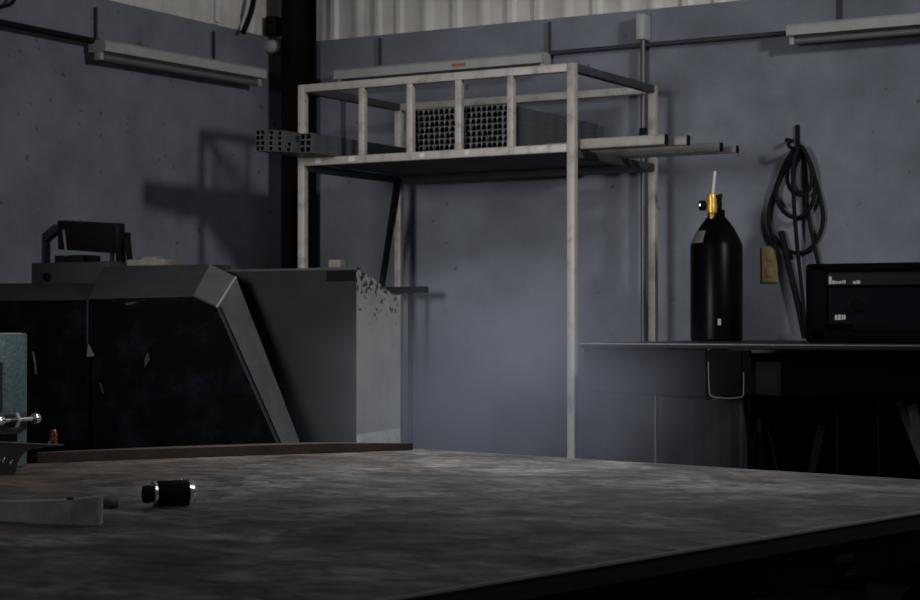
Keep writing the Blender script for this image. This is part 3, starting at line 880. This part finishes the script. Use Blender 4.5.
part('top_lip', mb('steel_dk').box(CXL, CXR + .003, cy - .004, cy + .02, zt0 - .002, zt0 + .006), cb_)
q = P(338, 264, cy + .04)
single('small_box', mb('cream').box(q[0] - .027, q[0] + .022, cy + .02, cy + .055, zt0 + .0005 + .006, zt0 + .034, .004), 'tiny cream box on the top of the grey cabinet', 'box')

# ------------------------------------------------------------------ foreground welding table
TZT = .86
def tp(px, py): v = on_z(px, py, TZT); return v
A_, B_, C_, D_ = tp(415, 449), tp(1061, 489), tp(-300, 711), tp(-300, 476)
tb = root('welding_table', ((A_.x + C_.x) / 2, (A_.y + C_.y) / 2, 0), 'big scorched steel welding table filling the foreground', 'table')
poly = [A_, D_, C_, B_]
m = MB().use(MT['table'])
TH = .026
vt = [m.bm.verts.new((p.x, p.y, TZT)) for p in poly]
m.face(vt)
top_in = vt
m.use(MT['frame_lt'])
lo_ = [m.bm.verts.new((p.x, p.y, TZT - TH)) for p in poly]
for i in range(4):
    j = (i + 1) % 4
    m.face([vt[i], vt[j], lo_[j], lo_[i]])
m.face(lo_[::-1])
plate = part('plate', m, tb)
m = mb('edge')  # bright line painted for the glints along the plate edge
for p, q in ((C_, B_), (B_, A_)):
    m.bar((p.x, p.y, TZT - .001), (q.x, q.y, TZT - .001), .0035, .0035)
part('edge_bead', m, plate, 'painted edge glint')
cen = (A_ + B_ + C_ + D_) / 4
def inset(p, k=.12):
    d = (cen - p); d.z = 0
    return Vector((p.x, p.y, 0)) + d.normalized() * k
ins = [inset(p, .18) for p in poly]
for i in range(4):
    p, q = ins[i], ins[(i + 1) % 4]
    part('frame_rail', mb('frame').bar((p.x, p.y, TZT - TH - .04), (q.x, q.y, TZT - TH - .04), .05, .08), tb)
for p in ins:
    part('leg', mb('frame').box(p.x - .035, p.x + .035, p.y - .035, p.y + .035, 0, TZT - TH - .08, .003), tb)
# shelf and rails low down
for i in (0, 1, 2, 3):
    p, q = ins[i], ins[(i + 1) % 4]
    part('stretcher', mb('frame').bar((p.x, p.y, .22), (q.x, q.y, .22), .04, .05), tb)
# diagonal strut at the right end
pB, pC = ins[3], ins[2]
dd = (pC - pB).normalized()
part('strut', mb('frame_lt').bar((pB.x + dd.x * .02, pB.y + dd.y * .02, TZT - TH - .09), (pB.x + dd.x * .75, pB.y + dd.y * .75, .40), .04, .04), tb)
g = on_y(826, 545, 2.6)
# hook welded on the front rail
k1 = on_z(823, 543, TZT - TH - .028); k2 = on_z(832, 543, TZT - TH - .028)
km = mb('steel_dk')
base = pB + dd * ((k1 - pB).dot(dd)); base.z = TZT - TH - .045
nrm = Vector((dd.y, -dd.x, 0))
if nrm.dot(Vector((0, -1, 0))) < 0: nrm = -nrm
km.bar(base + nrm * .026, base + nrm * .026 + dd * .05, .006, .012).bar(base + nrm * .03 + Vector((0, 0, -.022)), base + nrm * .03 + dd * .03 + Vector((0, 0, -.022)), .008, .010)
part('hook', km, tb)

# bar lying at the rear left edge
b0 = tp(38, 463); b1 = tp(413, 450)
m = mb('rustbar')
dirb = (b1 - b0); Lb = dirb.length; dirb.normalize()
sb = Vector((-dirb.y, dirb.x, 0))
if sb.y < 0: sb = -sb
N = 24; rows = []
for i in range(N + 1):
    t_ = i / N
    p = b0 + dirb * (Lb * t_)
    bow = .0
    hgt = .021 - .006 * max(0, (t_ - .75) / .25)
    wdt = .014 + .05 * math.sin(math.pi * min(1, t_ * 1.02)) ** 0.8
    rows.append([m.bm.verts.new(p + sb * 0 + Vector((0, 0, .0006))), m.bm.verts.new(p + Vector((0, 0, hgt))), m.bm.verts.new(p + sb * wdt + Vector((0, 0, hgt))), m.bm.verts.new(p + sb * wdt + Vector((0, 0, .0006)))])
for i in range(N):
    for k in range(4):
        j = (k + 1) % 4
        m.face([rows[i][k], rows[i][j], rows[i + 1][j], rows[i + 1][k]])
m.face(rows[0]); m.face(rows[-1][::-1])
single('flat_bar', m, 'long rusty steel flat bar along the rear left edge of the table', 'bar')

# teal painted box with bolts --------------------------------------
t0 = tp(27.5, 466.5)
tzt = on_x(27, 333, t0.x).z
tx, ty = t0.x, t0.y
te = root('steel_block', (tx - .08, ty - .12, TZT), 'teal painted steel block with bright bolts at the left edge of the table', 'block')
bd = mb('teal')
bd.box(tx - .16, tx, ty - .11, ty, TZT + .001, tzt, .004)
body = part('body', bd, te)
pz = on_x(20, 436, tx)
part('shadow_cut', mb('hole').box(tx - .05, tx + .0012, ty - .105, ty - .03, on_x(20, 441, tx).z, on_x(20, 436, tx).z + .006), body, 'dark patch for the shadow below the body')  # dark patch on the face, shade of the cut put into colour
part('groove', mb('navy').box(tx - .02, tx + .0012, ty - .105, on_x(2.2, 380, tx).y, on_x(2, 412, tx).z, on_x(2, 362, tx).z), body)
part('top_edge', mb('edge').box(tx - .004, tx + .0008, ty - .107, ty - .02, tzt - .003, tzt + .0008), body, 'bright top edge')
bz = on_x(15, 419, tx).z
rd = mb('steel_dk'); rd.box(tx + .0005, tx + .01, ty - .108, ty - .012, bz - .022, bz + .014, .002)
part('jaw_plate', rd, te)
by0 = on_x(-4, 419, tx + .02).y
r_ = mb('chrome')
ax = (0, 1, 0)
rodx = tx + .024
ya = on_x(-20, 419, rodx).y; yb1 = on_x(14, 419, rodx).y; yc = on_x(37, 419, rodx).y
r_.tube([(rodx, ya, bz), (rodx, yc - .004, bz)], .0042, 14)
sc_ = part('screw', r_, te, 'bright threaded rod')
h_ = mb('chrome'); h_.lathe((rodx, yb1 - .006, bz), ax, [(0, .015), (.002, .0165), (.010, .0165), (.012, .015)], 6)
part('hex_nut', h_, sc_)
h_ = mb('chrome'); h_.lathe((rodx, yc - .012, bz), ax, [(0, .006), (.003, .0105), (.010, .0115), (.016, .009), (.019, .004)], 16)
part('ball_end', h_, sc_)
h_ = mb('chrome'); h_.lathe((rodx, yb1 - .05, bz), ax, [(0, .008), (.004, .0095), (.018, .0095), (.021, .008)], 12)
part('collar', h_, sc_)

# grey plate with a pointed tip in front of the block ----------------
gy = tp(10, 474)
gx, gyy = gy.x, gy.y
nrm_c = Vector((CO.x - gx, CO.y - gyy, 0)).normalized()      # roughly broadside to the viewer
along = Vector((-nrm_c.y, nrm_c.x, 0))
if along.dot(Vector((1, 0, 0))) < 0: along = -along
pxm = (Vector((gx, gyy, 0)) - Vector((CO.x, CO.y, 0))).dot(Vector((-math.sin(YAW), math.cos(YAW), 0))) / F
def gpt(px, py, o=0.0):
    d = sight(px, py); pl = Vector((gx, gyy, TZT)) + nrm_c * o
    n = nrm_c; t_ = (pl - CO).dot(n) / d.dot(n)
    return CO + d * t_
outline = [(-60, 438.5), (0, 441.5), (30, 443), (64, 444.5), (63, 446), (44, 447.5), (28, 450), (21, 456), (17.5, 464), (16, 472.6), (-60, 475)]
gp = root('steel_bracket', (gx, gyy, TZT), 'grey steel plate tapering to a thin tip in front of the teal block', 'bracket')
m = mb('steel_dk')
fa = [gpt(x, y, .006) for x, y in outline]; fb = [gpt(x, y, -.006) for x, y in outline]
zmin = min(v.z for v in fa + fb)
m.prism(fa, fb)
gpl = part('plate', m, gp)
em = mb('steel')
for (xa, ya), (xb, yb_) in zip(outline[:3], outline[1:4]):
    em.bar(gpt(xa, ya + .4, .0058), gpt(xb, yb_ + .4, .0058), .003, .0016, up=(0, 0, 1))
part('top_edge', em, gpl, 'brighter top edge')
m = mb('steel_dk'); fl0, fl1 = gpt(-60, 475, 0), gpt(14, 472.6, 0)
m.bar((fl0.x, fl0.y, TZT + .003), (fl1.x, fl1.y, TZT + .003), .06, .005)
part('foot_flange', m, gp)
m = mb('grit')
for k in range(9):
    q_ = gpt(random.uniform(0, 13), random.uniform(458, 464), .0065)
    m.lathe(q_ - nrm_c * .001, nrm_c, [(0, .0022), (.0015, .0018), (.0024, .0004)], 8)
part('weld_beads', m, gpl, 'bright weld spatter', 'stuff')
cpt = gpt(53.5, 444, 0)
cs = root('copper_fitting', (cpt.x, cpt.y, cpt.z), 'small coppery coil fitting standing on the tip of the grey plate', 'fitting')
m = mb('copper')
m.lathe((cpt.x, cpt.y, cpt.z + .0004), (0, 0, 1), [(0, .007), (.004, .008), (.005, .005), (.008, .0075), (.011, .0075), (.012, .005), (.016, .0078), (.019, .0078), (.020, .004), (.024, .006), (.027, .003)], 16)
part('body', m, cs)
qv = gpt(49.5, 442.6, .003)
part('ferrule', mb('chrome').lathe((qv.x, qv.y, cpt.z + .0004), (0, 0, 1), [(0, .003), (.004, .003), (.006, .0008)], 10), cs, 'bright bead')

# coupler lying on the table ----------------------------------------
cl0, cl1 = tp(150, 508), tp(196, 506.2)
axis = (cl1 - cl0); CL = axis.length; axis.normalize()
CR = 0.0205
cc = cl0 + Vector((0, 0, CR + .0012))
cp_ = root('pipe_coupling', tuple((cl0 + cl1) / 2), 'short black round coupling with shiny end rings lying on the table', 'coupling')
Lm = CL
part('sleeve', mb('black').lathe(cc + axis * .010, axis, [(0, CR - .001), (.003, CR), (Lm - .024, CR), (Lm - .021, CR - .001)], 36), cp_)
part('ring', mb('chrome').lathe(cc + axis * .003, axis, [(0, CR - .004), (.0008, CR - .0005), (.002, CR + .0009), (.0085, CR - .0018), (.0098, CR - .004)], 48), cp_, 'bright end ring')
part('ring', mb('chrome').lathe(cc + axis * (Lm - .0145), axis, [(0, CR - .003), (.0012, CR + .0006), (.0075, CR - .0022), (.012, CR - .005), (.014, CR - .010), (.014, .004)], 36), cp_, 'bright far end ring')
part('knob', mb('blackmatte').lathe(cc - axis * .012, axis, [(0, .008), (.001, .013), (.010, .0145), (.015, .012)], 8), cp_)
sp = cc + axis * (Lm * .62) + Vector((0, 0, CR - .001))
part('screw_head', mb('chrome').lathe(sp, Vector((.4, .05, .9)), [(-.001, .0045), (.0035, .0045), (.0042, .0035)], 12), cp_, 'bright screw head')

# curved steel handle in the left foreground ------------------------
g0 = tp(-70, 517.5); g1 = tp(40, 524); g2 = tp(99, 526.5)
pth = spline([g0, g1, g2], 10)
hh0, hd = .038, .03
m = mb('steel')
rows = []
nfar = Vector((-math.sin(YAW), math.cos(YAW), 0))
for i, p in enumerate(pth):
    t_ = i / (len(pth) - 1)
    hgt = .022 + .0205 * t_
    rows.append([m.bm.verts.new(p + Vector((0, 0, .0006))), m.bm.verts.new(p + Vector((0, 0, hgt))), m.bm.verts.new(p + nfar * hd + Vector((0, 0, hgt))), m.bm.verts.new(p + nfar * hd + Vector((0, 0, .0006)))])
for i in range(len(rows) - 1):
    for k in range(4):
        j = (k + 1) % 4
        m.face([rows[i][k], rows[i][j], rows[i + 1][j], rows[i + 1][k]], k in (0,))
m.face(rows[0]); m.face(rows[-1][::-1])
sh = root('steel_channel', tuple(g1), 'curved grey steel channel lying in the left foreground of the table', 'channel')
hb = part('web', m, sh)
q = rows and tp(69, 513)
hq = tp(69, 525.6) + nfar * .008 + Vector((0, 0, .0365))
part('pin_hole', mb('hole').lathe(hq, (0, 0, 1), [(0, .005), (.0022, .005)], 14), hb, 'black pin')
hq2 = tp(98, 526.4)
part('end_plate', mb('steel').bar(hq2 + Vector((0, 0, .002)), hq2 + Vector((0, 0, .0405)), .005, .006, up=(0, 1, 0)), hb)
tg = tp(108, 508)
single('steel_tab', mb('steel_dk').box(tg.x - .016, tg.x + .012, tg.y - .01, tg.y + .012, TZT + .0006, TZT + .014, .002), 'small dark steel tab beyond the end of the curved grey channel', 'tab')

# ------------------------------------------------------------------ haze above the far end of the table
def haze(name, c, rad, dens, label):
    m = bpy.data.materials.new(name + '_volume'); m.use_nodes = True
    nt = m.node_tree
    for n in list(nt.nodes):
        if n.type != 'OUTPUT_MATERIAL': nt.nodes.remove(n)
    out = nt.nodes['Material Output']
    vp = nt.nodes.new('ShaderNodeVolumePrincipled')
    vp.inputs['Color'].default_value = (0.72, 0.8, 1.0, 1)
    vp.inputs['Anisotropy'].default_value = 0.1
    tc = nt.nodes.new('ShaderNodeTexCoord')
    ln = nt.nodes.new('ShaderNodeVectorMath'); ln.operation = 'LENGTH'
    nt.links.new(tc.outputs['Object'], ln.inputs[0])
    fall = nt.nodes.new('ShaderNodeMapRange'); fall.interpolation_type = 'SMOOTHERSTEP'
    fall.inputs['From Min'].default_value = 1.0; fall.inputs['From Max'].default_value = 0.1
    nt.links.new(ln.outputs['Value'], fall.inputs['Value'])
    nz = nt.nodes.new('ShaderNodeTexNoise'); nz.inputs['Scale'].default_value = 2.2; nz.inputs['Detail'].default_value = 3
    nt.links.new(tc.outputs['Object'], nz.inputs['Vector'])
    nr = nt.nodes.new('ShaderNodeMapRange'); nr.inputs['From Min'].default_value = .3; nr.inputs['From Max'].default_value = .7
    nr.inputs['To Min'].default_value = .35; nr.inputs['To Max'].default_value = 1.3
    nt.links.new(nz.outputs['Fac'], nr.inputs['Value'])
    mu = nt.nodes.new('ShaderNodeMath'); mu.operation = 'MULTIPLY'
    nt.links.new(fall.outputs[0], mu.inputs[0]); nt.links.new(nr.outputs[0], mu.inputs[1])
    m2 = nt.nodes.new('ShaderNodeMath'); m2.operation = 'MULTIPLY'; m2.inputs[1].default_value = dens
    nt.links.new(mu.outputs[0], m2.inputs[0])
    nt.links.new(m2.outputs[0], vp.inputs['Density'])
    nt.links.new(vp.outputs[0], out.inputs['Volume'])
    b = bmesh.new(); bmesh.ops.create_icosphere(b, subdivisions=3, radius=1.0)
    me = bpy.data.meshes.new(name); b.to_mesh(me); b.free(); me.materials.append(m)
    o = bpy.data.objects.new(name, me); COL.objects.link(o)
    o.location = c; o.scale = rad
    o['kind'] = 'stuff'; o['label'] = label; o['category'] = 'smoke'
    return o
hcn = on_y(470, 400, 4.1)
haze('smoke', (hcn.x + .03, 4.2, .93), (.72, .6, .48), .85, 'thin bluish smoke drifting over the far end of the welding table')

# ------------------------------------------------------------------ light
def area(name, loc, target, power, size, color):
    l = bpy.data.lights.new(name, 'AREA'); l.shape = 'DISK'; l.size = size; l.energy = power; l.color = color
    o = bpy.data.objects.new(name, l); COL.objects.link(o)
    o.location = loc
    o.rotation_euler = (Vector(target) - Vector(loc)).to_track_quat('-Z', 'Y').to_euler()
    return o
area('bay_lamp_right', (0.4, 4.75, 3.0), (-4.2, 6.2, 1.5), 48, 0.36, (1.0, 0.97, 0.95))
def spot(name, loc, target, power, cone, soft, color):
    l = bpy.data.lights.new(name, 'SPOT'); l.energy = power; l.spot_size = math.radians(cone); l.spot_blend = 1.0
    l.shadow_soft_size = soft; l.color = color
    o = bpy.data.objects.new(name, l); COL.objects.link(o)
    o.location = loc
    o.rotation_euler = (Vector(target) - Vector(loc)).to_track_quat('-Z', 'Y').to_euler()
spot('wall_flood', (-3.3, 0.9, 1.97), (-3.55, 7, 1.1), 400, 41, 0.5, (1.0, 0.98, 0.96))
spot('foreground_fill', (-1.7, 0.2, 2.1), (-2.35, 2.5, .87), 19, 44, .08, (1.0, .96, .9))  # unseen fill added to brighten the steel pieces in the foreground
spot('table_pendant', (-2.2, 4.2, 2.95), (-2.05, 4.0, 0.8), 138, 82, 0.2, (0.97, 0.98, 1.0))
w = bpy.data.worlds.new('world'); scene.world = w; w.use_nodes = True
bg = w.node_tree.nodes['Background']
bg.inputs['Color'].default_value = (0.7, 0.83, 1.0, 1); bg.inputs['Strength'].default_value = 0.04

scene.view_settings.view_transform = 'Standard'
scene.view_settings.look = 'None'
scene.view_settings.exposure = 0.0
scene.view_settings.gamma = 1.0
scene.view_settings.use_curve_mapping = False
scene.cycles.use_denoising = True
scene.cycles.max_bounces = 6
